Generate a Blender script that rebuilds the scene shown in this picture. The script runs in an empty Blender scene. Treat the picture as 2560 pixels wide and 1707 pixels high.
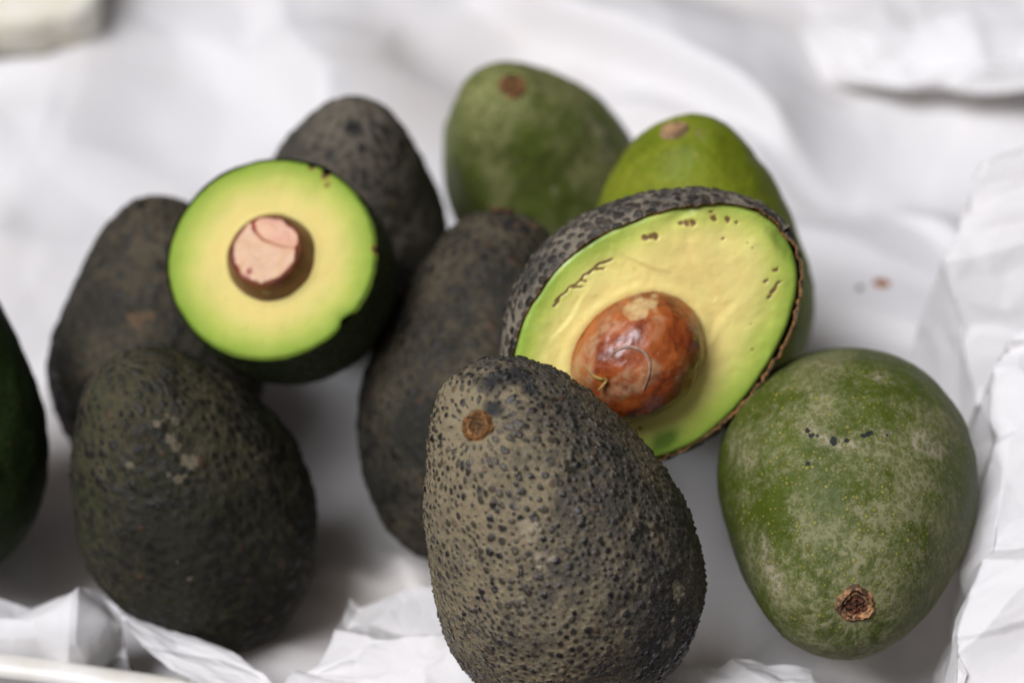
import bpy, math, random
import numpy as np
from mathutils import Vector, Matrix, kdtree

np.seterr(all='ignore')
SC = bpy.context.scene
COL = SC.collection
CM = 0.01
rad = math.radians

# ------------------------------------------------------------------ camera
cam = bpy.data.cameras.new('camera')
cam.lens = 80.0
cam.sensor_width = 36.0
cam.clip_start = 0.01
cam.clip_end = 50.0
cam.dof.use_dof = True
cam.dof.focus_distance = 0.606
cam.dof.aperture_fstop = 5.6
cam_o = bpy.data.objects.new('camera', cam)
cam_o.location = (0.0, -0.460753, 0.489659)
cam_o.rotation_euler = (rad(90 - 43), 0, 0)
COL.objects.link(cam_o)
SC.camera = cam_o

# ------------------------------------------------------------------ sky and sun
SUN_EL, SUN_AZ = 59.0, 236.0            # bright overcast, brightest part above the viewer's left shoulder
world = bpy.data.worlds.new('World')
SC.world = world
world.use_nodes = True
wn = world.node_tree
bg = wn.nodes['Background']
sky = wn.nodes.new('ShaderNodeTexSky')
sky.sky_type = 'NISHITA'
sky.sun_disc = False
sky.sun_elevation = rad(SUN_EL)
sky.sun_rotation = rad(SUN_AZ)
sky.air_density = 0.3
sky.dust_density = 10.0
sky.ozone_density = 0.2
wn.links.new(sky.outputs[0], bg.inputs[0])
bg.inputs[1].default_value = 0.05
sun = bpy.data.lights.new('sun', 'SUN')
sun.energy = 3.6
sun.angle = rad(32)
sun.color = (0.845, 0.89, 1.0)
sun_o = bpy.data.objects.new('sun', sun)
_d = Vector((math.sin(rad(SUN_AZ)) * math.cos(rad(SUN_EL)), math.cos(rad(SUN_AZ)) * math.cos(rad(SUN_EL)), math.sin(rad(SUN_EL))))
sun_o.rotation_euler = _d.to_track_quat('Z', 'Y').to_euler()
sun_o.location = _d * 2
COL.objects.link(sun_o)
SC.view_settings.view_transform = 'Standard'
SC.view_settings.look = 'None'
SC.view_settings.exposure = -0.12
SC.view_settings.gamma = 1.0
SC.render.engine = 'CYCLES'
SC.cycles.use_denoising = True
SC.cycles.max_bounces = 8
SC.cycles.diffuse_bounces = 5

# ------------------------------------------------------------------ numpy noise
def _hash(ix, iy, iz, seed):
    h = (ix * 374761393 + iy * 668265263 + iz * 2147483647 + seed * 1274126177) & 0xFFFFFFFF
    h = ((h ^ (h >> 13)) * 1274126177) & 0xFFFFFFFF
    h = ((h ^ (h >> 16)) * 2246822519) & 0xFFFFFFFF
    return ((h ^ (h >> 15)) & 0xFFFFFF) / float(0xFFFFFF)

def vnoise(p, seed=0):
    p = np.asarray(p, float) + 1000.0
    i = np.floor(p).astype(np.int64)
    f = p - i
    f = f * f * f * (f * (f * 6 - 15) + 10)
    o = 0
    for dx in (0, 1):
        wx = f[..., 0] if dx else 1 - f[..., 0]
        for dy in (0, 1):
            wy = f[..., 1] if dy else 1 - f[..., 1]
            for dz in (0, 1):
                wz = f[..., 2] if dz else 1 - f[..., 2]
                o = o + wx * wy * wz * _hash(i[..., 0] + dx, i[..., 1] + dy, i[..., 2] + dz, seed)
    return o * 2 - 1

def fbm(p, seed=0, octv=3, gain=0.5):
    o, a, t = 0, 1.0, 0
    for k in range(octv):
        o = o + a * vnoise(np.asarray(p) * (2.03 ** k), seed + 17 * k)
        t += a
        a *= gain
    return o / t * 1.5

def sstep(a, b, x):
    t = np.clip((x - a) / (b - a), 0, 1)
    return t * t * (3 - 2 * t)

# ------------------------------------------------------------------ mesh helpers (input in cm)
def make_mesh(name, V, F4, F3=None, attrs=None, smooth=True):
    V = np.asarray(V, float) * CM
    me = bpy.data.meshes.new(name)
    F4 = np.asarray(F4, np.int32).reshape(-1, 4)
    F3 = np.zeros((0, 3), np.int32) if F3 is None else np.asarray(F3, np.int32).reshape(-1, 3)
    n4, n3 = len(F4), len(F3)
    me.vertices.add(len(V))
    me.vertices.foreach_set('co', V.astype(np.float32).ravel())
    me.loops.add(n4 * 4 + n3 * 3)
    me.loops.foreach_set('vertex_index', np.concatenate([F4.ravel(), F3.ravel()]).astype(np.int32))
    me.polygons.add(n4 + n3)
    st = np.concatenate([np.arange(n4) * 4, n4 * 4 + np.arange(n3) * 3]).astype(np.int32)
    me.polygons.foreach_set('loop_start', st)
    me.update(calc_edges=True)
    me.validate()
    if smooth:
        me.polygons.foreach_set('use_smooth', np.ones(n4 + n3, bool))
    for k, v in (attrs or {}).items():
        a = me.attributes.new(k, 'FLOAT', 'POINT')
        a.data.foreach_set('value', np.asarray(v, np.float32).ravel())
    me.update()
    return me

def grid_faces(nu, nv, wrap=False, base=0):
    i = np.arange(nu - 1)[:, None]
    j = np.arange(nv if wrap else nv - 1)[None]
    j2 = (j + 1) % nv
    a = i * nv + j; b = i * nv + j2; c = (i + 1) * nv + j2; d = (i + 1) * nv + j
    return np.stack([a + 0 * j, d + 0 * j, c, b], -1).reshape(-1, 4) + base

def grid_normals(P, wrap=False):
    gu = np.gradient(P, axis=0)
    if wrap:
        gv = (np.roll(P, -1, 1) - np.roll(P, 1, 1)) / 2
    else:
        gv = np.gradient(P, axis=1)
    n = np.cross(gu, gv)
    l = np.linalg.norm(n, axis=-1, keepdims=True)
    return n / np.maximum(l, 1e-12)

def obj(name, me, mat=None, parent=None, loc=None, M=None, **props):
    o = bpy.data.objects.new(name, me)
    COL.objects.link(o)
    if mat is not None and me is not None:
        me.materials.append(mat)
    if parent is not None:
        o.parent = parent
    if loc is not None or M is not None:
        m = Matrix.Identity(4)
        if M is not None:
            for r in range(3):
                for c in range(3):
                    m[r][c] = M[r][c]
        if loc is not None:
            for r in range(3):
                m[r][3] = loc[r] * CM
        o.matrix_basis = m
    for k, v in props.items():
        o[k] = v
    return o

# ------------------------------------------------------------------ material helper
class NT:
    def __init__(s, name):
        s.m = bpy.data.materials.new(name)
        s.m.use_nodes = True
        s.t = s.m.node_tree
        s.bsdf = s.t.nodes['Principled BSDF']
        s.tc = s.t.nodes.new('ShaderNodeTexCoord').outputs['Object']
    def link(s, sock, v):
        if isinstance(v, bpy.types.NodeSocket):
            s.t.links.new(v, sock)
        elif isinstance(v, (tuple, list)):
            sock.default_value = tuple(v) + ((1.0,) if len(v) == 3 and sock.type == 'RGBA' else ())
        else:
            sock.default_value = v
    def attr(s, name):
        n = s.t.nodes.new('ShaderNodeAttribute'); n.attribute_name = name
        return n.outputs['Fac']
    def noise(s, scale, detail=4, rough=0.55, vec=None, dist=0.0, col=False):
        n = s.t.nodes.new('ShaderNodeTexNoise')
        n.inputs['Scale'].default_value = scale; n.inputs['Detail'].default_value = detail
        n.inputs['Roughness'].default_value = rough; n.inputs['Distortion'].default_value = dist
        s.link(n.inputs['Vector'], vec if vec is not None else s.tc)
        return n.outputs['Color' if col else 'Fac']
    def voro(s, scale, feature='F1', vec=None, out='Distance'):
        n = s.t.nodes.new('ShaderNodeTexVoronoi'); n.feature = feature
        n.inputs['Scale'].default_value = scale
        s.link(n.inputs['Vector'], vec if vec is not None else s.tc)
        return n.outputs[out]
    def map(s, x, a, b, c=0.0, d=1.0, smooth=True):
        n = s.t.nodes.new('ShaderNodeMapRange'); n.interpolation_type = 'SMOOTHSTEP' if smooth else 'LINEAR'
        s.link(n.inputs['Value'], x)
        for k, v in zip(('From Min', 'From Max', 'To Min', 'To Max'), (a, b, c, d)):
            s.link(n.inputs[k], v)
        return n.outputs[0]
    def math(s, op, a, b=0.0):
        n = s.t.nodes.new('ShaderNodeMath'); n.operation = op
        s.link(n.inputs[0], a); s.link(n.inputs[1], b)
        return n.outputs[0]
    def mix(s, f, a, b, mode='MIX'):
        n = s.t.nodes.new('ShaderNodeMix'); n.data_type = 'RGBA'; n.blend_type = mode
        s.link(n.inputs[0], f); s.link(n.inputs[6], a); s.link(n.inputs[7], b)
        return n.outputs[2]
    def ramp(s, f, stops):
        n = s.t.nodes.new('ShaderNodeValToRGB')
        e = n.color_ramp.elements
        while len(e) < len(stops):
            e.new(0.5)
        for el, (p, c) in zip(e, stops):
            el.position = p; el.color = tuple(c) + (1.0,)
        s.link(n.inputs[0], f)
        return n.outputs[0]
    def bump(s, h, strength=0.5, dist=0.001, normal=None):
        n = s.t.nodes.new('ShaderNodeBump')
        n.inputs['Strength'].default_value = strength; n.inputs['Distance'].default_value = dist
        s.link(n.inputs['Height'], h)
        if normal is not None:
            s.link(n.inputs['Normal'], normal)
        return n.outputs[0]
    def out(s, color=None, rough=None, normal=None, spec=None, sss=None, sssr=None, coat=None):
        b = s.bsdf.inputs
        if color is not None: s.link(b['Base Color'], color)
        if rough is not None: s.link(b['Roughness'], rough)
        if normal is not None: s.link(b['Normal'], normal)
        if spec is not None: s.link(b['Specular IOR Level'], spec)
        if sss is not None:
            b['Subsurface Weight'].default_value = sss
            b['Subsurface Radius'].default_value = sssr
            b['Subsurface Scale'].default_value = 1.0
        if coat is not None:
            b['Coat Weight'].default_value = coat; b['Coat Roughness'].default_value = 0.12
        return s.m

# ------------------------------------------------------------------ materials
def mat_paper(name, tint=(0.79, 0.772, 0.755), warm_cast=0.5):
    n = NT(name)
    a = n.noise(7, 4, 0.6)
    f = n.map(a, 0.42, 0.68, 0.0, warm_cast)  # beige patches painted in for warm light bounced onto the paper
    c = n.mix(f, tint, (0.70, 0.62, 0.53))
    c = n.mix(n.map(n.noise(900, 2), 0.3, 0.7, 0, 0.05), c, (0.6, 0.6, 0.6))
    h = n.noise(1100, 3)
    h2 = n.noise(120, 3, 0.5)
    nb = n.bump(h, 0.12, 0.0004)
    nb = n.bump(h2, 0.25, 0.0012, nb)
    m = n.out(c, 0.62, nb, 0.3)
    # thin sheet: a little light comes through
    tr = n.t.nodes.new('ShaderNodeBsdfTranslucent'); n.link(tr.inputs['Color'], (0.74, 0.71, 0.66))
    mx = n.t.nodes.new('ShaderNodeMixShader'); mx.inputs[0].default_value = 0.16
    n.t.links.new(n.bsdf.outputs[0], mx.inputs[1]); n.t.links.new(tr.outputs[0], mx.inputs[2])
    n.t.links.new(mx.outputs[0], n.t.nodes['Material Output'].inputs['Surface'])
    return m

def mat_hass(name, dark, dust, nodc, dustlo=0.45, dusthi=0.65, green=None, greenf=0.0, nlo=0.45, tanc=(0.24, 0.20, 0.13), spec=0.3, nr=0.38):
    n = NT(name)
    nod = n.attr('nod'); du = n.attr('dust'); rnd = n.attr('rnd'); mark = n.attr('tan'); blk = n.attr('blk')
    fine = n.noise(520, 5, 0.65)
    d = n.math('ADD', du, n.math('MULTIPLY', n.math('SUBTRACT', fine, 0.5), 0.9))
    d = n.math('ADD', d, n.math('MULTIPLY', n.math('SUBTRACT', n.noise(150, 4, 0.6), 0.5), 0.7))
    d = n.math('ADD', d, n.math('MULTIPLY', n.math('SUBTRACT', n.noise(1900, 3, 0.6), 0.5), 0.9))
    dm = n.map(d, dustlo, dusthi)
    c = n.mix(dm, dark, dust)
    if green is not None:
        c = n.mix(n.map(n.noise(45, 3, 0.6), 0.45, 0.75, 0, greenf), c, green)
    nc = n.mix(n.map(rnd, 0.955, 0.965, 0, 0.8), nodc, (0.085, 0.036, 0.016))
    nm = n.map(n.math('ADD', nod, n.math('MULTIPLY', n.math('SUBTRACT', fine, 0.5), 0.4)), 0.16, 0.62)
    nm = n.math('MULTIPLY', nm, n.map(n.math('FRACT', n.math('MULTIPLY', rnd, 7.31)), 0.0, 1.0, nlo, 1.0, False))
    c = n.mix(nm, c, nc)
    grit = n.map(n.noise(2600, 2, 0.5), 0.62, 0.72)
    c = n.mix(n.math('MULTIPLY', grit, 0.45), c, tuple(min(1, x * 1.9) for x in dust))
    c = n.mix(blk, c, (0.014, 0.013, 0.012))
    tm = n.map(n.math('ADD', mark, n.math('MULTIPLY', n.math('SUBTRACT', n.noise(300, 4, 0.65), 0.5), 2.2)), 0.55, 0.95, 0, 0.85)
    tm = n.math('MULTIPLY', tm, n.map(mark, 0.0, 0.3))
    c = n.mix(tm, c, tanc)
    r = n.map(nm, 0, 1, 0.82, nr, False)
    nb = n.bump(fine, 0.55, 0.0009)
    nb = n.bump(n.noise(1900, 3), 0.5, 0.0005, nb)
    return n.out(c, r, nb, spec)

def mat_green(name, deep, bloom, dotc, lo=0.4, hi=0.62, russet=0.0, rough=0.54, stretch=(1, 1, 0.55), dots=620):
    n = NT(name)
    mp = n.t.nodes.new('ShaderNodeMapping'); mp.inputs['Scale'].default_value = stretch
    n.link(mp.inputs['Vector'], n.tc)
    mark = n.attr('tan'); blk = n.attr('blk'); st = n.attr('streak'); bl = n.attr('dust')
    jit = n.t.nodes.new('ShaderNodeVectorMath'); jit.operation = 'ADD'
    sc_ = n.t.nodes.new('ShaderNodeVectorMath'); sc_.operation = 'SCALE'; sc_.inputs['Scale'].default_value = 0.0012
    n.link(sc_.inputs[0], n.noise(500, 2, 0.5, None, 0, True)); n.link(jit.inputs[0], n.tc); n.link(jit.inputs[1], sc_.outputs[0])
    vd_ = n.voro(dots, 'F1', jit.outputs[0]); vc_ = n.t.nodes.new('ShaderNodeSeparateColor'); n.link(vc_.inputs[0], n.voro(dots, 'F1', jit.outputs[0], 'Color'))
    rnd = vc_.outputs[0]
    dot = n.map(n.math('DIVIDE', vd_, n.map(vc_.outputs[1], 0, 1, 0.20, 0.46, False)), 0.0, 2.0, 1.0, 0.0, False)
    a = n.noise(75, 6, 0.62, mp.outputs[0], 0.3)
    a2 = n.noise(420, 4, 0.6, mp.outputs[0])
    f = n.math('ADD', n.math('ADD', bl, n.math('MULTIPLY', n.math('SUBTRACT', a, 0.5), 1.1)), n.math('MULTIPLY', n.math('SUBTRACT', a2, 0.5), 0.95))
    f = n.math('ADD', f, n.math('MULTIPLY', n.math('SUBTRACT', n.noise(1300, 3, 0.6), 0.5), 0.8))
    bm = n.map(f, lo, hi)
    vd = n.mix(n.map(n.noise(40, 3), 0.35, 0.7), deep, tuple(x * 1.55 for x in deep))
    c = n.mix(bm, vd, bloom)
    c = n.mix(n.math('MULTIPLY', st, n.map(n.noise(160, 4), 0.3, 0.6, 0.1, 0.9)), c, tuple(x * 0.8 for x in deep))
    if russet:
        c = n.mix(n.map(n.noise(55, 5, 0.7, None, 0.4), 0.58, 0.75, 0, russet), c, (0.30, 0.24, 0.15))
    halo = n.map(dot, 0.05, 0.45)
    c = n.mix(n.math('MULTIPLY', halo, 0.5), c, deep)
    dcol = n.mix(n.map(rnd, 0.86, 0.9), dotc, (0.16, 0.09, 0.03))
    vis = n.map(n.math('FRACT', n.math('MULTIPLY', rnd, 5.7)), 0.1, 0.9, 0.25, 1.0, False)
    c = n.mix(n.math('MULTIPLY', n.map(dot, 0.55, 0.8), vis), c, dcol)
    tm = n.map(n.math('ADD', mark, n.math('MULTIPLY', n.math('SUBTRACT', n.noise(260, 5, 0.65), 0.5), 2.6)), 0.4, 1.4, 0, 0.75)
    tm = n.math('MULTIPLY', n.math('MULTIPLY', tm, n.map(mark, 0.0, 0.35)), n.map(halo, 0, 1, 1, 0.35))
    c = n.mix(tm, c, (0.36, 0.31, 0.21))
    bk = n.map(n.math('ADD', blk, n.math('MULTIPLY', n.math('SUBTRACT', a2, 0.5), 1.0)), 0.5, 0.6)
    c = n.mix(bk, c, (0.02, 0.02, 0.018))
    r = n.map(bm, 0, 1, rough - 0.06, rough + 0.16, False)
    nb = n.bump(dot, 0.35, 0.0003)
    nb = n.bump(n.noise(600, 3), 0.18, 0.0005, nb)
    return n.out(c, r, nb, 0.14)

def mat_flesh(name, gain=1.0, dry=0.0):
    n = NT(name)
    e = n.attr('edge'); sp = n.attr('spot'); yl = n.attr('yel'); gs = n.attr('grn')
    e2 = n.math('ADD', e, n.math('MULTIPLY', n.math('SUBTRACT', n.noise(110, 4, 0.6), 0.5), 0.14))
    c = n.ramp(n.map(e2, 0.0, 1.25, 0, 1, False), [(0.0, (0.16, 0.26, 0.03)), (0.10, (0.27, 0.39, 0.05)), (0.33, (0.46, 0.53, 0.10)), (0.62, (0.68, 0.63, 0.20)), (1.0, (0.77, 0.66, 0.24))])
    c = n.mix(n.math('MULTIPLY', yl, n.map(n.noise(110, 4, 0.6), 0.3, 0.7, 0.35, 1.0)), c, (0.78, 0.60, 0.21))
    c = n.mix(n.map(n.noise(300, 3, 0.6), 0.62, 0.74, 0, 0.35), c, (0.55, 0.42, 0.07))
    c = n.mix(n.map(n.noise(190, 3, 0.6), 0.6, 0.85, 0, 0.16), c, (0.76, 0.72, 0.38))
    c = n.mix(gs, c, (0.10, 0.19, 0.02))
    s2 = n.math('ADD', sp, n.math('MULTIPLY', n.math('SUBTRACT', n.noise(700, 3), 0.5), 0.5))
    c = n.mix(n.map(s2, 0.2, 0.6, 0, 0.8), c, (0.36, 0.22, 0.06))
    c = n.mix(n.map(s2, 0.6, 0.95, 0, 0.85), c, (0.13, 0.075, 0.03))
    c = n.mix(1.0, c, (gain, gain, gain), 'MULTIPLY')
    nb = n.bump(n.noise(200, 4, 0.55), 0.10, 0.0012)
    nb = n.bump(n.noise(1300, 2), 0.12, 0.0004, nb)
    return n.out(c, n.map(n.noise(200, 3), 0.3, 0.7, 0.30 + 0.35 * dry, 0.5 + 0.3 * dry), nb, 0.45 - 0.33 * dry, 0.35, (0.0035, 0.0028, 0.0008))

def mat_seed():
    n = NT('seed_coat')
    a = n.noise(90, 6, 0.65, None, 0.6)
    b = n.noise(420, 5, 0.7)
    c = n.ramp(a, [(0.28, (0.075, 0.014, 0.005)), (0.43, (0.22, 0.042, 0.009)), (0.57, (0.36, 0.088, 0.016)), (0.78, (0.47, 0.18, 0.05))])
    c = n.mix(n.map(b, 0.54, 0.72, 0, 0.75), c, (0.085, 0.02, 0.008))
    c = n.mix(n.map(n.noise(200, 4, 0.6), 0.62, 0.78, 0, 0.55), c, (0.55, 0.36, 0.16))
    pal = n.attr('pale')
    c = n.mix(n.map(n.math('ADD', pal, n.math('MULTIPLY', n.math('SUBTRACT', n.noise(500, 4), 0.5), 0.5)), 0.2, 0.95, 0, 0.9), c, (0.70, 0.58, 0.27))
    c = n.mix(n.math('MULTIPLY', n.attr('film'), n.map(n.noise(300, 4), 0.35, 0.65, 0.1, 0.7)), c, (0.50, 0.33, 0.18))
    nb = n.bump(b, 0.25, 0.0008)
    return n.out(c, n.map(a, 0.3, 0.7, 0.22, 0.42), nb, 0.5, None, None, 0.18)

def mat_plain(name, col, rough=0.6, var=0.25, scale=300, bump=0.3, dark=None, spec=0.35):
    n = NT(name)
    d = dark or tuple(x * (1 - var * 1.6) for x in col)
    f = n.map(n.noise(scale, 5, 0.62), 0.35, 0.68)
    c = n.mix(f, d, col)
    return n.out(c, rough, n.bump(n.noise(scale * 2.2, 4), bump, 0.0008), spec)

M_PAPER = mat_paper('white_paper')
M_PAPER2 = mat_paper('white_paper_less_beige', (0.80, 0.785, 0.77), 0.15)  # same paper with less of the painted bounce warmth
M_HERO = mat_hass('dusty_bumpy_skin', (0.040, 0.035, 0.027), (0.218, 0.174, 0.096), (0.009, 0.0085, 0.009), 0.14, 0.86, nlo=0.6, spec=0.6, nr=0.2, tanc=(0.27, 0.225, 0.145))
M_HALFSKIN = mat_hass('half_bumpy_skin', (0.045, 0.040, 0.034), (0.205, 0.175, 0.125), (0.013, 0.011, 0.010), 0.25, 0.85, nlo=0.6, spec=0.35, nr=0.3)
M_DARK1 = mat_hass('dark_olive_skin', (0.017, 0.016, 0.009), (0.070, 0.060, 0.031), (0.010, 0.010, 0.008), 0.3, 0.95, (0.030, 0.034, 0.009), 0.6, nlo=0.4, tanc=(0.15, 0.125, 0.08))
M_DARK2 = mat_hass('dark_brown_skin', (0.016, 0.015, 0.010), (0.080, 0.064, 0.038), (0.010, 0.009, 0.007), 0.25, 0.9, nlo=0.35, tanc=(0.11, 0.068, 0.035))
M_DARK3 = mat_hass('dark_grey_skin', (0.022, 0.020, 0.017), (0.120, 0.102, 0.074), (0.016, 0.014, 0.012), 0.2, 0.9, nlo=0.3, tanc=(0.16, 0.12, 0.06))
M_CSKIN = mat_hass('dark_green_skin', (0.026, 0.040, 0.009), (0.056, 0.068, 0.016), (0.015, 0.022, 0.006), 0.35, 0.8)
M_GREEN_D = mat_green('waxy_green_skin', (0.052, 0.070, 0.008), (0.215, 0.208, 0.105), (0.25, 0.22, 0.045), 0.26, 0.88, 0.45)
M_GREEN_E = mat_green('sage_green_skin', (0.074, 0.094, 0.017), (0.215, 0.218, 0.082), (0.15, 0.18, 0.07), 0.30, 0.8, 0.15)
M_GREEN_F = mat_green('bright_green_skin', (0.125, 0.160, 0.008), (0.215, 0.235, 0.018), (0.30, 0.26, 0.03), 0.25, 0.75, 0.6)
M_GREEN_K = mat_green('deep_green_skin', (0.011, 0.022, 0.005), (0.028, 0.044, 0.011), (0.06, 0.08, 0.02), 0.35, 0.7, 0.0)
M_FLESH = mat_flesh('pale_brightened_flesh', 1.2)  # paler flesh, colour also brightened to make up for weaker light on the half
M_FLESH_C = mat_flesh('avocado_flesh', 0.9, 1.0)  # flesh colour darkened to offset the stronger light on the round cut
M_SEED = mat_seed()
M_SEEDCUT = None
M_RING = mat_plain('stem_ring', (0.34, 0.155, 0.045), 0.8, 0.5, 420, 0.8)
M_CORE = mat_plain('stem_core', (0.20, 0.105, 0.04), 0.8, 0.4, 700, 0.7)
M_RING_D = mat_plain('stem_ring_pale', (0.44, 0.23, 0.10), 0.8, 0.55, 350, 0.8, (0.07, 0.04, 0.02))
M_CORE_D = mat_plain('stem_core_dark', (0.16, 0.055, 0.025), 0.8, 0.45, 600, 0.8, (0.02, 0.008, 0.005))
M_RING_F = mat_plain('stem_ring_pink', (0.42, 0.26, 0.13), 0.8, 0.4, 260, 0.6)
M_RING_E = mat_plain('stem_ring_brown', (0.26, 0.125, 0.045), 0.85, 0.5, 260, 0.8)

# ------------------------------------------------------------------ fruit shapes
FRUIT = {
'A': {'loc': [1.1245, -4.7837, 3.2161], 'M': [[-0.9419, 0.1924, -0.2752], [-0.229, -0.9675, 0.1075], [-0.2456, 0.1643, 0.9554]], 'shape': [10.8668, 3.8468, 0.233, 0.8683, 0.3187, -0.5421], 'lump': [-0.0223, -0.0511, -0.0517, 0.0048, -0.0121, 0.0073, -0.0425, 0.0156, 0.0159, 0.0529, 0.0532, -0.0099], 'sc': 0.9181, 'sf': 1.0996},
'D': {'loc': [9.5636, -1.6488, 1.2993], 'M': [[0.9852, 0.1343, -0.1065], [-0.1169, 0.0722, -0.9905], [-0.1254, 0.9883, 0.0868]], 'shape': [10.1135, 3.8555, 0.1894, 0.8898, -0.1431, -0.311], 'lump': [0.0015, -0.0116, -0.0315, 0.0016, 0.0014, 0.0086, -0.0096, -0.0405, -0.0043, 0.014, 0.023, 0.0217], 'sc': 0.9656, 'sf': 1.3614},
'I': {'loc': [-9.7062, 0.8219, -1.1832], 'M': [[-0.9376, 0.1853, -0.2942], [-0.2372, -0.9596, 0.1513], [-0.2543, 0.2117, 0.9437]], 'shape': [10.3953, 3.6419, 0.1985, 0.9108, 0.0024, 0.0897], 'lump': [-0.006, -0.013, 0.0035, 0.0071, -0.0075, -0.0029, -0.0083, 0.0424, -0.0024, -0.0171, -0.0352, -0.0269]},
'H': {'loc': [-11.5076, 7.9828, -1.5686], 'M': [[-0.9994, -0.0033, 0.033], [0.0226, -0.7955, 0.6055], [0.0243, 0.6059, 0.7952]], 'shape': [9.6922, 3.5502, 0.2871, 0.9064, 0.0295, 0.0035], 'lump': [-0.012, -0.0019, 0.0025, 0.0067, 0.0091, 0.003, 0.0036, 0.0034, 0.0067, 0.0002, 0.0056, 0.0029]},
'G': {'loc': [-5.4993, 12.3431, 0.1747], 'M': [[-0.9895, -0.1078, 0.096], [0.0984, -0.9904, -0.0974], [0.1056, -0.0869, 0.9906]], 'shape': [9.9306, 3.4243, 0.2919, 0.9132, -0.0845, 0.0504], 'lump': [0.013, -0.0193, 0.0076, -0.0031, -0.0126, 0.0156, 0.0024, -0.0086, -0.0042, -0.0002, 0.0075, 0.0012]},
'E': {'loc': [0.8036, 15.9067, -0.4026], 'M': [[-0.8661, 0.4225, -0.267], [-0.3409, -0.89, -0.3027], [-0.3656, -0.1712, 0.9149]], 'shape': [9.7056, 3.481, 0.2628, 0.9154, 0.2136, -0.1242], 'lump': [-0.0091, -0.0094, 0.0025, -0.0128, -0.0027, 0.019, -0.0079, -0.013, -0.0035, 0.0067, 0.0146, -0.0065], 'sc': 0.9656, 'sf': 2.6878},
'F': {'loc': [5.8166, 8.1177, 1.5087], 'M': [[-0.9767, 0.1025, -0.1888], [-0.1465, -0.9605, 0.2365], [-0.1571, 0.2587, 0.9531]], 'shape': [10.3325, 3.6757, 0.1797, 0.9006, -0.3909, 0.1373], 'lump': [0.0443, -0.0112, 0.0098, 0.0061, 0.0062, 0.0008, -0.0226, -0.0125, -0.0262, -0.006, 0.027, 0.0057], 'sc': 0.9914, 'sf': 0.7854},
'J': {'loc': [-1.1374, 4.7793, -0.3118], 'M': [[-0.9874, 0.0067, 0.158], [0.1078, -0.7021, 0.7038], [0.1156, 0.712, 0.6926]], 'shape': [11.1312, 3.6058, 0.2421, 0.892, -0.1637, 0.0108], 'lump': [-0.0102, 0.0048, 0.0178, -0.0003, 0.001, -0.004, 0.0025, -0.0007, 0.0029, -0.0037, 0.0041, 0.0022]},
'K': {'loc': [-17.6449, 2.8342, 0.2416], 'M': [[-0.9871, 0.005, -0.1602], [-0.1093, -0.752, 0.65], [-0.1172, 0.6591, 0.7429]], 'shape': [10.1211, 3.5394, 0.1489, 0.9044, -0.1271, -0.0249], 'lump': [-0.0104, -0.0021, 0.0035, 0.0055, 0.0196, 0.0012, -0.0077, -0.0103, -0.0124, -0.0011, -0.0032, 0.003]},
}
HALF = {'loc': [4.1392, 1.0585, 5.3756], 'M': [[-0.6119, 0.1304, 0.7801], [0.3058, -0.8706, 0.3854], [0.7295, 0.4744, 0.4928]], 'shape': [8.9861, 3.4306, 0.1381, 0.9309, 1.25]}
CUT = {'loc': [-7.1263, 4.9788, 4.7408], 'M': [[0.9824, 0.0542, -0.1788], [-0.1366, 0.8612, -0.4895], [0.1274, 0.5053, 0.8535]], 'shape': [3.2057, 3.2937, 5.171]}

def prof(c, R, a, p):
    t = np.clip((c + 0.35) / 1.25, 0, 1)
    return R * np.clip(1 - c * c, 0, 1) ** (p / 2) * (1 - a * t * t * (3 - 2 * t))

def lump(c, fi, k):
    o, i = 0, 0
    for m in (.75, .05, -.7):
        w = np.exp(-((c - m) / .45) ** 2)
        o = o + w * (k[i] * np.cos(fi) + k[i + 1] * np.sin(fi) + k[i + 2] * np.cos(2 * fi) + k[i + 3] * np.sin(2 * fi))
        i += 4
    return 1 + o

def surf(fr, c, fi):
    L, R, a, p, bx, by = fr['shape']
    r = prof(c, R, a, p) * lump(c, fi, fr['lump'])
    o = np.clip((c + 0.2) / 1.2, 0, None) ** 2
    return np.stack([r * np.cos(fi) + bx * o, r * np.sin(fi) + by * o, L / 2 * c + 0 * fi], -1)

def scatter(P, W, mind, n, rng):
    """indices of well spaced surface points"""
    w = W.ravel() / W.sum()
    cand = rng.choice(len(w), size=n, p=w)
    Q = P.reshape(-1, 3)[cand]
    cell = {}
    keep = []
    md = np.broadcast_to(mind, (n,)) if np.ndim(mind) == 0 else mind[cand]
    g = float(np.max(md))
    for k in range(n):
        q = Q[k]
        ci = (int(q[0] // g), int(q[1] // g), int(q[2] // g))
        ok = True
        for a in (-1, 0, 1):
            for b in (-1, 0, 1):
                for d in (-1, 0, 1):
                    for j in cell.get((ci[0] + a, ci[1] + b, ci[2] + d), ()):
                        e = Q[j] - q
                        if e[0] * e[0] + e[1] * e[1] + e[2] * e[2] < md[k] * md[k]:
                            ok = False
                            break
                    if not ok: break
                if not ok: break
            if not ok: break
        if ok:
            cell.setdefault(ci, []).append(k)
            keep.append(k)
    return Q[keep]

def nearest2(P, Q):
    kd = kdtree.KDTree(len(Q))
    for i, q in enumerate(Q):
        kd.insert(q, i)
    kd.balance()
    idx = np.empty(len(P), np.int32)
    f = kd.find
    for i, p in enumerate(P.tolist()):
        idx[i] = f(p)[1]
    return idx

def paint(P, marks, seed, warp=0.5):
    """blemishes of their own shape: (x, y, z, radius) in the fruit's own frame"""
    o = np.zeros(len(P))
    if not marks:
        return o
    w = P + 0.07 * np.stack([fbm(P * 4, seed + 1), fbm(P * 4, seed + 2), fbm(P * 4, seed + 3)], -1) * warp * 2
    for x, y, z, r in marks:
        d = np.linalg.norm(w - np.array([x, y, z]), axis=1)
        o = np.maximum(o, np.clip(1.1 - (d / r) ** 2 * 0.55, 0, 1))
    return o

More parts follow.
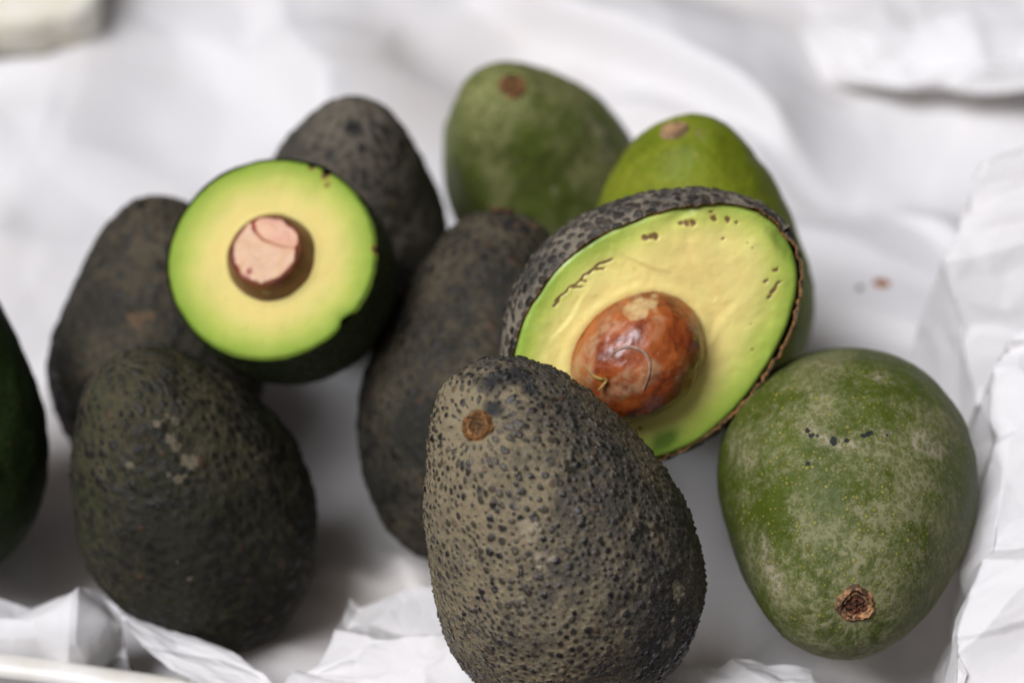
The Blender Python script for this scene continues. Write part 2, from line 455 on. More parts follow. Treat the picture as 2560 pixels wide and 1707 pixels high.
def whole_avocado(key, ns, nf, mat, label, kind, nod_d, nod_r, nod_h, n_cand, seed, scar=None, tan=(), blk=(), dustfn=None, group=None, rough_h=0.04):
    fr = FRUIT[key]
    rng = np.random.default_rng(seed)
    s = np.linspace(0, np.pi, ns + 2)[1:-1]
    c = np.cos(s)[:, None]
    fi = np.linspace(0, 2 * np.pi, nf, endpoint=False)[None]
    P = surf(fr, c + 0 * fi, fi + 0 * c)
    N = -grid_normals(P, True)
    if (N[ns // 2] * (P[ns // 2] - P[ns // 2].mean(0))).sum() < 0:
        N = -N
    area = np.linalg.norm(np.cross(np.gradient(P, axis=0), (np.roll(P, -1, 1) - np.roll(P, 1, 1)) / 2), axis=-1)
    Pf = P.reshape(-1, 3); Nf = N.reshape(-1, 3)
    # where the stem came off
    if 'sc' in fr:
        Sp = surf(fr, np.array([fr['sc']]), np.array([fr['sf']]))[0]
    else:
        Sp = surf(fr, np.array([0.999]), np.array([0.0]))[0]
    ds = np.linalg.norm(Pf - Sp, axis=1)
    Sn = Nf[ds.argmin()]
    t1 = np.cross(Sn, [0.3, 0.7, 0.2]); t1 /= np.linalg.norm(t1); t2 = np.cross(Sn, t1)
    ang = np.arctan2((Pf - Sp) @ t2, (Pf - Sp) @ t1)
    # skin relief
    h = rough_h * 1.2 * fbm(Pf * 0.55, seed, 2) + rough_h * 0.6 * fbm(Pf * 1.9, seed + 5, 3)
    Q = scatter(P, area, np.clip(nod_d * (1 + 0.25 * fbm(Pf * 0.9, seed + 90, 2)), nod_d * 0.65, nod_d * 1.6), n_cand, rng)
    idx = nearest2(Pf, Q)
    dv = Pf - Q[idx]
    u = Sp - Pf; u -= (u * Nf).sum(1, keepdims=True) * Nf
    u /= np.linalg.norm(u, axis=1, keepdims=True) + 1e-9
    al = (dv * u).sum(1)
    ac = np.sqrt(np.maximum((dv ** 2).sum(1) - al ** 2, 0))
    el = 1.0 + (1.5 if kind == 'rough' else 0.7) * np.exp(-(ds / 1.6) ** 2) + 0.25 * rng.random(len(Q))[idx]
    sz = nod_r * (0.5 + 1.1 * rng.random(len(Q)) ** 1.6)[idx] * (1 - 0.3 * np.exp(-(ds / 1.2) ** 2))
    wob = 1 + 0.45 * vnoise(Pf * 7, seed + 31)
    rr = np.sqrt((al / el) ** 2 + ac ** 2) / (sz * wob)
    nod = np.clip(1 - rr ** 2 * 0.5, 0, 1) ** 1.5
    hgt = (0.45 + 0.75 * rng.random(len(Q)))[idx]
    rnd = rng.random(len(Q))[idx]
    h = h + nod_h * hgt * sstep(0.05, 0.75, nod)
    nodm = nod * (0.55 + 0.6 * hgt)
    if scar:
        ok = sstep(scar['r'] * 0.95, scar['r'] * 1.5, ds)
        h = h - nod_h * hgt * sstep(0.05, 0.75, nod) * (1 - ok); nodm = nodm * ok
    if kind == 'rough':
        h = h + nod_h * 0.45 * fbm(Pf * 4.0, seed + 9, 3)
    # puckered ring round the stem
    win = np.exp(-(ds / 1.15) ** 2)
    fold = vnoise(np.stack([np.cos(ang) * 4.2, np.sin(ang) * 4.2, ds * 0.9], -1), seed + 40)
    h = h + (0.05 if kind == 'rough' else 0.018) * fold * win * sstep((scar or {}).get('r', 0.3) * 0.9, (scar or {}).get('r', 0.3) * 1.6, ds)
    rs = scar['r'] if scar else 0.35
    h = h - (scar.get('dip', 0.13) * np.exp(-(ds / (rs * 1.5)) ** 2) + 0.12 * sstep(rs * 1.0, rs * 0.8, ds)) if scar else h
    fold2 = vnoise(np.stack([np.cos(ang) * 9, np.sin(ang) * 9, ds * 2.2], -1), seed + 41)
    streak = np.clip((fold2 - 0.18) * 3, 0, 1) * np.exp(-(ds / 2.3) ** 2) * sstep(rs * 1.0, rs * 1.8, ds)
    V = Pf + Nf * h[:, None]
    # dust or bloom laid over the skin
    dust = 0.5 + 0.25 * fbm(Pf * 0.6, seed + 50, 3)
    if dustfn:
        dust = dust + dustfn(Pf, c.repeat(nf, 1).ravel(), ds, ang)
    tanm = paint(Pf, tan, seed + 60)
    blkm = paint(Pf, blk, seed + 70)
    top = V[:nf].mean(0); bot = V[-nf:].mean(0)
    A = dict(nod=nodm, dust=dust, rnd=rnd, tan=tanm, blk=blkm, streak=streak)
    A = {k: np.concatenate([v, [v[:nf].mean(), v[-nf:].mean()]]) for k, v in A.items()}
    V = np.concatenate([V, [top, bot]])
    n0 = ns * nf
    j = np.arange(nf)
    F3 = np.concatenate([np.stack([0 * j + n0, j, (j + 1) % nf], 1), np.stack([0 * j + n0 + 1, n0 - nf + (j + 1) % nf, n0 - nf + j], 1)])
    loc = np.array(fr['loc']); M = np.array(fr['M'])
    Vw = V @ M.T + loc
    base = Vw[Vw[:, 2].argmin()]
    root = obj('avocado', None, loc=base, label=label, category='avocado')
    if group: root['group'] = group
    def child(name, verts, f4, f3, at, m, par):
        return obj(name, make_mesh(name, verts @ M.T + loc - base, f4, f3, at), m, par)
    child('skin', V, grid_faces(ns, nf, True), F3, A, mat, root)
    if scar:
        Sv = Sp - Sn * scar.get('sink', 0.08)
        nr, na = 26, 72
        q = np.linspace(0, 1, nr)[:, None]; an = np.linspace(0, 2 * np.pi, na, endpoint=False)[None]
        R0 = rs * (1 + 0.13 * vnoise(np.stack([np.cos(an) * 1.6, np.sin(an) * 1.6, 0 * an], -1), seed + 80) + 0.06 * vnoise(np.stack([np.cos(an) * 6, np.sin(an) * 6, 0 * an], -1), seed + 83))
        def disc(q, hh):
            X = R0 * q * np.cos(an); Y = R0 * q * np.sin(an) * scar.get('asp', 1.0)
            return Sv + X[..., None] * t1 + Y[..., None] * t2 + hh[..., None] * Sn
        qr = 0.58 + 0.52 * q
        rng3 = vnoise(np.stack([np.cos(an) * 6 + 0 * q, np.sin(an) * 6 + 0 * q, q * 7 + 0 * an], -1), seed + 81)
        hr = (0.07 + 0.025 * rng3) * np.exp(-((qr - 0.88) / 0.11) ** 2) + 0.01 - 0.3 * np.clip(qr - 0.95, 0, 1) + 0.025 * rng3
        ring = child('stem_scar', disc(qr, hr).reshape(-1, 3), grid_faces(nr, na, True), None, None, scar['ring'], root)
        qc = q * 0.80
        X3 = np.stack([np.cos(an) * qc * 6, np.sin(an) * qc * 6, 0 * qc + 0 * an], -1)
        hc = scar.get('core_h', 0.0) - 0.02 + 0.08 * fbm(X3, seed + 82, 3) + 0.06 * sstep(0.6, 0.80, qc)
        core = child('scar_core', disc(qc, hc + 0 * an).reshape(-1, 3), grid_faces(nr, na, True), None, None, scar['core'], ring)
    return root

# ------------------------------------------------------------------ paper and tray
def crumple(U, cell, seed, lo, hi):
    """piecewise flat facets meeting in sharp creases: difference of two squared distance fields"""
    def field(sd):
        g = np.floor(U / cell).astype(np.int64)
        best = np.full(len(U), 1e9)
        for da in (-2, -1, 0, 1, 2):
            for db in (-2, -1, 0, 1, 2):
                ca = g[:, 0] + da; cb = g[:, 1] + db
                x = (ca + _hash(ca + 999, cb + 999, 0 * ca + 1, sd)) * cell
                y = (cb + _hash(ca + 999, cb + 999, 0 * ca + 2, sd)) * cell
                best = np.minimum(best, (U[:, 0] - x) ** 2 + (U[:, 1] - y) ** 2)
        return best
    return (field(seed * 2 + 1) - field(seed * 2 + 2)) / cell ** 2

CONTACT = np.array([(1.6, -5.1, -2.2), (9.8, -1.2, -2.55), (-9.1, .6, -6.3), (-11.6, 6.8, -6.05), (-5.7, 12.5, -4.85), (1.3, 16.5, -5.15), (6.2, 7.6, -3.6), (-1.6, 2.9, -5.1), (-17.3, 1.5, -5.4),
                    (-20, 14, -5.6), (-10, 20, -5.3), (0, 28, -5.2), (14, 14, -4.2), (12, 24, -5), (20, 8, -3.5), (16, -6, -3), (5, -9, -3.2), (-6, -4, -5.6), (-20, 30, -5.2), (20, 30, -5), (0, 45, -5), (12, 5, -3.4), (4, 2.0, -6.2), (6.6, 0.5, -6.3), (6, -3.0, -6.4), (5.5, -1.2, -6.6), (4.8, -7.2, -3.6), (-2.5, -1, -6.4), (-4.5, 3.5, -7.0), (-4.0, 0.5, -6.8), (-6.0, 5.5, -7.0), (13.0, -2.5, -5.5), (-13.5, 1.5, -6.4)])

def ground_h(X):
    d2 = ((X[:, None] - CONTACT[None, :, :2]) ** 2).sum(-1)
    w = 1 / (d2 + 1.2) ** 1.7
    return (w * CONTACT[:, 2]).sum(1) / w.sum(1)

def paper_liner():
    nx, ny = 340, 340
    x = np.linspace(-34, 30, nx)[:, None]; y = np.linspace(0, 1, ny)[None]
    yf = -9.5 + 0 * x
    yf = np.where(x < -5, -9.5 + 8.6 * sstep(-7, -13, x), yf) + 0.35 * vnoise(np.stack([x * 0.7, 0 * x, 0 * x], -1), 3)
    Y = yf + (62 - yf) * y ** 1.25
    X = x + 0 * Y
    U = np.stack([X.ravel(), Y.ravel()], 1)
    z = ground_h(U)
    Uw = U + 1.3 * np.stack([vnoise(np.c_[U * 0.2, U[:, :1] * 0], 5), vnoise(np.c_[U * 0.2, U[:, :1] * 0], 6)], 1)
    z = z + 0.55 * fbm(np.c_[U * 0.16, U[:, :1] * 0], 21, 2) * sstep(14, 22, U[:, 1]) + 1.0 * crumple(Uw, 9.0, 1, (-36, -12), (32, 64)) + 0.34 * crumple(Uw, 4.5, 2, (-36, -12), (32, 64)) * (0.6 + 1.1 * sstep(12, -2, U[:, 1]))
    z = z + 0.10 * crumple(Uw, 2.2, 4, (-36, -12), (32, 64)) * sstep(14, 0, U[:, 1])
    # the soft fold behind the fruit: rises gently, then drops along a line
    def fold(p0, p1, wid, hgt, drop, curve):
        p0 = np.array(p0, float); p1 = np.array(p1, float); e = p1 - p0; L = np.linalg.norm(e); e /= L
        nrm = np.array([-e[1], e[0]])
        t = ((U - p0) @ e) / L
        s_ = (U - p0) @ nrm - curve * np.sin(np.clip(t, 0, 1) * np.pi)
        win = sstep(-0.15, 0.25, t) * sstep(1.2, 0.75, t)
        return hgt * win * np.where(s_ > 0, np.exp(-(s_ / wid) ** 2), np.exp(-(s_ / drop) ** 2))
    z = z + fold((-1, 31.5), (10.5, 21.5), 4.5, 2.2, 0.6, 1.2)
    z = z + fold((3, 25.5), (10, 19.5), 2.0, 0.9, 0.5, 0.5)
    z = z + fold((-10, 35), (-6, 22), 5.0, 1.5, 1.2, -0.6)
    z = z + fold((-7.2, 2.6), (-2.0, -0.4), 1.6, 1.0, 0.35, 0.2) + fold((-4.2, 3.6), (-2.4, -3.0), 1.0, 0.6, 0.3, 0.2) + fold((9.5, 9.5), (13.6, 7.0), 1.4, 0.8, 0.4, 0.3) + fold((8.0, 13.0), (15.0, 10.5), 2.0, 0.5, 0.6, 0.5)
    z = z + fold((14.5, 19.0), (16.5, 12.5), 1.6, 0.6, 0.4, 0.7)
    P = np.stack([U[:, 0], U[:, 1], z], 1)
    me = make_mesh('paper_liner', P, grid_faces(nx, ny))
    return obj('paper_liner', me, M_PAPER, label='large white paper sheet lying flat under all the avocados', category='paper')

def catmull(C, n):
    """resample control rows smoothly"""
    C = np.asarray(C, float)
    m = len(C)
    t = np.linspace(0, m - 1, n); i = np.clip(np.floor(t).astype(int), 0, m - 2); f = (t - i)
    f = f.reshape((-1,) + (1,) * (C.ndim - 1))
    g = lambda k: C[np.clip(k, 0, m - 1)]
    a, b, c, d = g(i - 1), g(i), g(i + 1), g(i + 2)
    return 0.5 * (2 * b + (c - a) * f + (2 * a - 5 * b + 4 * c - d) * f ** 2 + (3 * b - a - 3 * c + d) * f ** 3)

def lerp_rows(C, n):
    m = len(C)
    t = np.linspace(0, m - 1, n); i = np.clip(np.floor(t).astype(int), 0, m - 2); f = (t - i).reshape((-1,) + (1,) * (C.ndim - 1))
    return C[i] * (1 - f) + C[i + 1] * f

def paper_sheet(ctrl, n1, n2, cr, seed, label, mat=None, edge=0.25, sharp=False, aniso=1.0):
    G = catmull(ctrl, n1)
    G = np.swapaxes((lerp_rows if sharp else catmull)(np.swapaxes(G, 0, 1), n2), 0, 1)
    l1 = np.linalg.norm(np.diff(G, axis=0), axis=-1).mean(1).sum(); l2 = np.linalg.norm(np.diff(G, axis=1), axis=-1).mean(0).sum()
    u = np.linspace(0, l1, n1)[:, None] + 0 * np.zeros((1, n2)); v = np.linspace(0, l2, n2)[None] + 0 * u
    U = np.stack([u.ravel(), v.ravel() * aniso], 1)
    N = grid_normals(G)
    h = 0
    cr = list(cr) + [(0.55, 0.05)]
    U3 = np.c_[U, U[:, :1] * 0]
    for cell, amp in cr:
        Uw = U + 0.22 * cell * np.stack([fbm(U3 * 1.1 / cell, seed + 61, 2), fbm(U3 * 1.1 / cell, seed + 62, 2)], 1)
        h = h + amp * cell * crumple(Uw, cell, seed + int(cell * 10), (0, 0), (l1, l2))
    # ragged outer edge
    e = edge * fbm(np.c_[U * 0.9, U[:, :1] * 0], seed + 3, 2)
    P = G.reshape(-1, 3) + N.reshape(-1, 3) * (h[:, None] if np.ndim(h) else 0)
    me = make_mesh('crumpled_paper', P, grid_faces(n1, n2))
    o = obj('crumpled_paper', me, mat or M_PAPER2, label=label, category='paper', group='crumpled paper around the fruit')
    return o

def rim_sheet(ridge, foot, inner, outer):
    R = np.array(ridge)
    rows = []
    for p in R:
        rows.append([p + np.array(foot), p + np.array(foot) * [0.45, 0.45, 0.5], p, p + np.array(inner), p + np.array(outer)])
    return rows

liner = paper_liner()
S3 = [[[-16.42, -0.86, -3.6], [-14.51, -1.26, -3.4], [-12.94, -1.66, -3.3], [-11.63, -1.64, -3.6]], [[-16.08, -2.27, -3.0], [-14.22, -2.55, -2.8], [-12.75, -2.62, -2.9], [-11.56, -2.48, -3.2]], [[-16.22, -2.54, -4.2], [-14.14, -2.64, -4.4], [-12.64, -2.86, -4.6], [-11.51, -2.65, -5.0]]]
S4 = [[[-12.01, -1.57, -3.5], [-10.47, -2.39, -3.4]], [[-11.51, -2.62, -2.9], [-8.38, -3.6, -2.9]], [[-10.5, -3.92, -2.6], [-7.2, -4.72, -2.7]], [[-9.02, -5.38, -2.6], [-6.34, -5.65, -2.9]]]
S5 = [[[-4.9, -1.09, -3.6], [-3.83, -1.03, -3.4], [-2.47, -1.04, -3.2], [-0.96, -1.29, -3.0]], [[-5.36, -3.47, -2.6], [-4.12, -3.71, -2.4], [-2.37, -3.88, -2.2], [-0.64, -3.88, -2.2]], [[-6.23, -4.53, -2.3], [-4.61, -5.07, -2.0], [-2.33, -5.21, -2.0], [-0.34, -5.21, -2.0]], [[-6.5, -5.22, -2.8], [-4.88, -6.09, -2.7], [-2.32, -6.27, -2.6], [0.23, -6.27, -2.6]]]
S6 = [[[3.68, -4.73, -2.6], [5.38, -4.83, -2.2], [7.08, -4.78, -2.0], [8.64, -5.05, -2.2]], [[3.64, -5.48, -2.3], [5.3, -5.66, -1.8], [6.99, -5.67, -1.7], [8.85, -5.71, -2.1]], [[3.62, -6.1, -2.6], [5.29, -6.33, -2.3], [6.98, -6.33, -2.3], [8.97, -6.35, -2.5]]]
S7 = [[[11.34, 26.43, -4.6], [13.47, 25.03, -3.9], [16.03, 24.3, -3.5], [17.67, 23.91, -3.3], [20.94, 24.15, -3.2]], [[11.55, 27.07, -4.1], [13.44, 25.56, -3.0], [16.0, 24.88, -2.6], [17.63, 24.59, -2.3], [20.89, 24.78, -2.2]], [[11.67, 30.23, -4.4], [13.82, 28.86, -3.2], [16.46, 28.33, -2.6], [18.14, 28.1, -2.2], [21.39, 27.81, -2.0]], [[12.19, 35.33, -4.9], [14.66, 35.1, -4.5], [17.49, 34.72, -4.0], [19.3, 34.41, -3.8], [22.72, 33.95, -3.5]]]
R2b = [[11.87, -8.17, -0.8], [12.13, -6.4, 0.0], [12.42, -5.43, 0.5], [13.03, -4.19, 1.0], [13.41, -3.23, 1.3], [13.92, -1.71, 1.6], [14.4, 0.08, 1.6], [14.31, 1.32, 2.0], [14.29, 2.73, 2.6], [14.79, 3.26, 2.8]]
R2a = [[14.36, 5.38, -1.8], [14.03, 6.66, -0.6], [13.79, 7.81, 0.5], [13.78, 9.09, 1.5], [13.97, 10.0, 2.2], [14.48, 10.77, 2.6], [15.22, 11.55, 3.0], [16.21, 12.34, 3.0]]
paper_sheet(S3, 110, 130, [(3.0, 0.34), (1.5, 0.14)], 11, 'crumpled white paper between the tray rim and the avocado at lower left')
paper_sheet(S4, 110, 90, [(2.6, 0.2), (1.2, 0.06)], 12, 'folded white paper flap lying over the tray rim below the dark olive avocado')
paper_sheet(S5, 130, 150, [(3.4, 0.34), (1.6, 0.12)], 13, 'crumpled white paper at the bottom, left of the bumpy front avocado')
paper_sheet(S6, 90, 120, [(1.8, 0.3), (0.9, 0.14)], 14, 'small white paper crumple between the two front avocados at the bottom edge')
paper_sheet(S7, 120, 160, [(4.0, 0.25), (2.0, 0.1)], 15, 'loose white paper sheet with raised edge in the far upper right')
paper_sheet(rim_sheet(R2b, (-0.6, 0, -4.4), (2.6, 0.2, 0.7), (9, 0.4, 0.2)), 190, 200, [(3.4, 0.34), (1.7, 0.14), (0.9, 0.04)], 16, 'crumpled white paper wall standing right of the large waxy green avocado', sharp=True, aniso=0.5)
paper_sheet(rim_sheet(np.array(R2a) + [0.3, 0, 0], (-0.3, 0, -4.6), (2.4, 0.1, 0.3), (8, 0.2, -0.6)), 150, 170, [(3.0, 0.34), (1.5, 0.12), (0.9, 0.03)], 17, 'bulging crumpled white paper at the right edge, behind the nearer paper wall', sharp=True, aniso=0.4)

# table
tx, ty = np.meshgrid(np.linspace(-150, 150, 30), np.linspace(-120, 200, 30), indexing='ij')
tz = -7.6 + 0.05 * vnoise(np.stack([tx * 0.05, ty * 0.05, 0 * tx], -1), 2)
obj('ground', make_mesh('ground', np.stack([tx, ty, tz], -1).reshape(-1, 3), grid_faces(30, 30)), mat_plain('navy_cloth', (0.018, 0.016, 0.045), 0.7, 0.3, 60), kind='structure')

# white tray holding the fruit: front rim runs across the lower left corner
M_TRAY = mat_plain('tray_plastic', (0.78, 0.77, 0.72), 0.38, 0.06, 40, 0.05, (0.66, 0.62, 0.53), 0.5)
tray_p = np.array([-15.07, -3.27, -3.3]); tray_q = np.array([-7.89, -4.54, -3.3])
th = math.atan2(tray_q[1] - tray_p[1], tray_q[0] - tray_p[0])
tray = obj('tray', None, loc=(-11.0, -4.22, -7.6), M=Matrix.Rotation(th, 3, 'Z'), label='white plastic tray with rounded rim at the lower left corner', category='tray')
def sweep(name, prof2, x0, x1, n, mat, par, wob=0.03):
    """profile in (y, z) swept along the tray's own x, gently uneven"""
    pr = np.array(prof2)
    xs = np.linspace(x0, x1, n)
    P = np.stack([np.stack([xs + 0 * xs, pr[k, 0] + wob * vnoise(np.stack([xs * 0.5, 0 * xs + k * 0.05, 0 * xs], -1), 9), pr[k, 1] + wob * vnoise(np.stack([xs * 0.4, 0 * xs + 7, 0 * xs], -1), 10)], -1) for k in range(len(pr))], 1)
    return obj(name, make_mesh(name, P.reshape(-1, 3), grid_faces(n, len(pr))), mat, par)
lip = []
for k in range(25):
    a = math.pi * (1.25 - 1.55 * k / 24)
    lip.append((0.42 * math.cos(a) - 0.15, 4.0 + 0.32 * math.sin(a)))
sweep('rim', lip[::-1], -30, 26, 160, M_TRAY, tray)
sweep('front_wall', [(-0.5, 3.9), (-0.46, 3.0), (-0.3, 1.5), (-0.1, 0.1)], -30, 26, 120, M_TRAY, tray)
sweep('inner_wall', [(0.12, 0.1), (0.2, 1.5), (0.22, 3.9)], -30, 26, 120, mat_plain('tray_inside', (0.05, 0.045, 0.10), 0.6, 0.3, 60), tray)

# ------------------------------------------------------------------ whole avocados
HGRP = 'dark bumpy avocados in the pile'
GGRP = 'smooth green avocados in the pile'
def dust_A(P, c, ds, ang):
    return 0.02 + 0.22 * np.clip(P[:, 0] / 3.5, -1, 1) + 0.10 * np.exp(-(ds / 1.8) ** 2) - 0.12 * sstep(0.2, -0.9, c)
tanA = [(0.43, 2.62, 2.75, .35), (0.43, 3.03, 2.02, .3), (-2.0, 3.07, -2.06, .25), (-2.62, 2.72, -0.83, .3), (-2.2, 2.9, -1.5, .2), (1.2, 3.0, 1.0, .3), (-0.4, 3.4, 0.4, .25)]
blkA = [(0.09, -0.17, 5.4, .35), (-0.61, -0.36, 5.23, .32), (-0.74, 0.1, 5.07, .25), (0.28, 0.54, 5.18, .25), (-0.3, -0.3, 5.35, .3)]
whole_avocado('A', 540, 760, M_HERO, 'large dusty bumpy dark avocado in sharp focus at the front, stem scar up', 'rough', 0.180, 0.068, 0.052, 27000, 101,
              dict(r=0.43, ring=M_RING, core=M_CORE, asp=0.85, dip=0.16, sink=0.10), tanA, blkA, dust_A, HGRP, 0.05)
tanD = [(-1.82, 3.15, 0.97, .35), (-1.3, 3.2, 1.35, .3), (-1.05, 3.25, 1.5, .3), (-0.6, 3.35, 1.45, .28), (1.38, 3.25, 0.62, .36), (1.63, 3.06, 0.77, .35), (1.19, 3.26, 0.89, .25), (1.9, 2.9, 0.5, .3), (-0.0, 3.81, -0.93, .3), (0.24, 3.78, -0.97, .25), (-2.16, 0.31, 3.76, .45), (-2.35, 0.51, 3.4, .4), (-1.95, -0.01, 4.13, .4), (-2.2, 0.75, 2.9, .3), (0.3, 3.5, 0.95, .2)]
blkD = [(-1.82, 3.15, 0.97, .09), (-1.67, 3.14, 1.16, .10), (-1.15, 3.27, 1.36, .09), (-1.05, 3.25, 1.47, .08), (-0.8, 3.35, 1.36, .07), (-0.2, 3.5, 1.13, .09), (-0.12, 3.52, 1.05, .10), (-0.32, 3.47, 1.2, .08), (0.34, 3.49, 1.01, .05), (-1.68, 2.75, 1.92, .08), (-1.5, 3.2, 1.2, .06)]
def dust_D(P, c, ds, ang):
    return 0.30 * np.exp(-(ds / 2.4) ** 2) + 0.10 * np.clip(P[:, 0] / 3, -1, 1) + 0.10 * fbm(P * 0.9, 77, 3)
whole_avocado('D', 380, 520, M_GREEN_D, 'large green avocado with waxy grey bloom at the right, stem scar facing the viewer', 'smooth', 0.150, 0.036, 0.004, 26000, 102,
              dict(r=0.48, ring=M_RING_D, core=M_CORE_D, asp=1.0, dip=0.10, sink=0.07, core_h=-0.03), tanD, blkD, dust_D, GGRP, 0.035)
tanI = [(-0.49, 1.89, 4.03, .16), (-0.74, 1.81, 4.03, .18), (-0.96, 1.85, 3.81, .18), (-0.65, 2.14, 3.55, .2), (-0.7, 2.29, 3.24, .2), (-0.88, 2.44, 2.81, .25), (-0.2, 2.64, 2.74, .12), (-0.51, 2.7, 2.49, .2), (0.66, 2.37, 3.18, .16), (-0.95, 2.5, 2.65, .2), (0.44, 3.49, 0.27, .14), (0.4, 3.56, -0.27, .12), (-2.52, 1.7, 1.55, .1)]
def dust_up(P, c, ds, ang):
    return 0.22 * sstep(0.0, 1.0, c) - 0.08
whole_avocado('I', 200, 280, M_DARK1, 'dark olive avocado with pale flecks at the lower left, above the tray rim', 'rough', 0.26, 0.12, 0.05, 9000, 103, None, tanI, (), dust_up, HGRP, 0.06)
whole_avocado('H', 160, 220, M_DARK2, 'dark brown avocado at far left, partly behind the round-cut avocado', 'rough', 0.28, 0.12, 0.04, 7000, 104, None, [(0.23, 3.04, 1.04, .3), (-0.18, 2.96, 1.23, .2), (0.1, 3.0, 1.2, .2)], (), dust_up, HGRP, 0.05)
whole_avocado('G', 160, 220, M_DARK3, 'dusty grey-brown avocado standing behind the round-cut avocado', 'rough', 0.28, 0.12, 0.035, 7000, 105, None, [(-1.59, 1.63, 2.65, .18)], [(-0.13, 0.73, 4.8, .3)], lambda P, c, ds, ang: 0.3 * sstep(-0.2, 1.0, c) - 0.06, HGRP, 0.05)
whole_avocado('E', 160, 220, M_GREEN_E, 'sage green avocado at the top centre, orange-brown stem scar on top', 'smooth', 0.30, 0.05, 0.004, 5000, 106,
              dict(r=0.44, ring=M_RING_E, core=M_RING_E, dip=0.08, sink=0.04, core_h=0.02), [(-2.26, 1.48, 1.84, .4), (-2.17, 2.0, 1.34, .45), (-2.3, 1.2, 2.3, .35), (0.0, 2.6, 1.9, .15)], (), lambda P, c, ds, ang: 0.12 * np.exp(-(ds / 2.5) ** 2), GGRP, 0.05)
whole_avocado('F', 180, 250, M_GREEN_F, 'bright yellow-green avocado standing behind the halved avocado', 'smooth', 0.22, 0.055, 0.005, 9000, 107,
              dict(r=0.46, ring=M_RING_F, core=M_RING_F, dip=0.06, sink=0.03, core_h=0.03, asp=0.8), (), (), lambda P, c, ds, ang: 0.0 * c, GGRP, 0.05)
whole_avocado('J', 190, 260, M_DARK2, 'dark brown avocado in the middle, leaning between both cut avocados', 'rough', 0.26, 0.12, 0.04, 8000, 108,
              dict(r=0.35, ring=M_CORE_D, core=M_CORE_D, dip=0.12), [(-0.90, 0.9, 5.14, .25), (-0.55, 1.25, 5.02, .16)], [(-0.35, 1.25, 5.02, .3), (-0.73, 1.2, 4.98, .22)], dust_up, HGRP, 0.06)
whole_avocado('K', 130, 180, M_GREEN_K, 'deep green avocado cut off by the left edge of the picture', 'smooth', 0.28, 0.05, 0.01, 4000, 109, None, (), (), None, GGRP, 0.05)

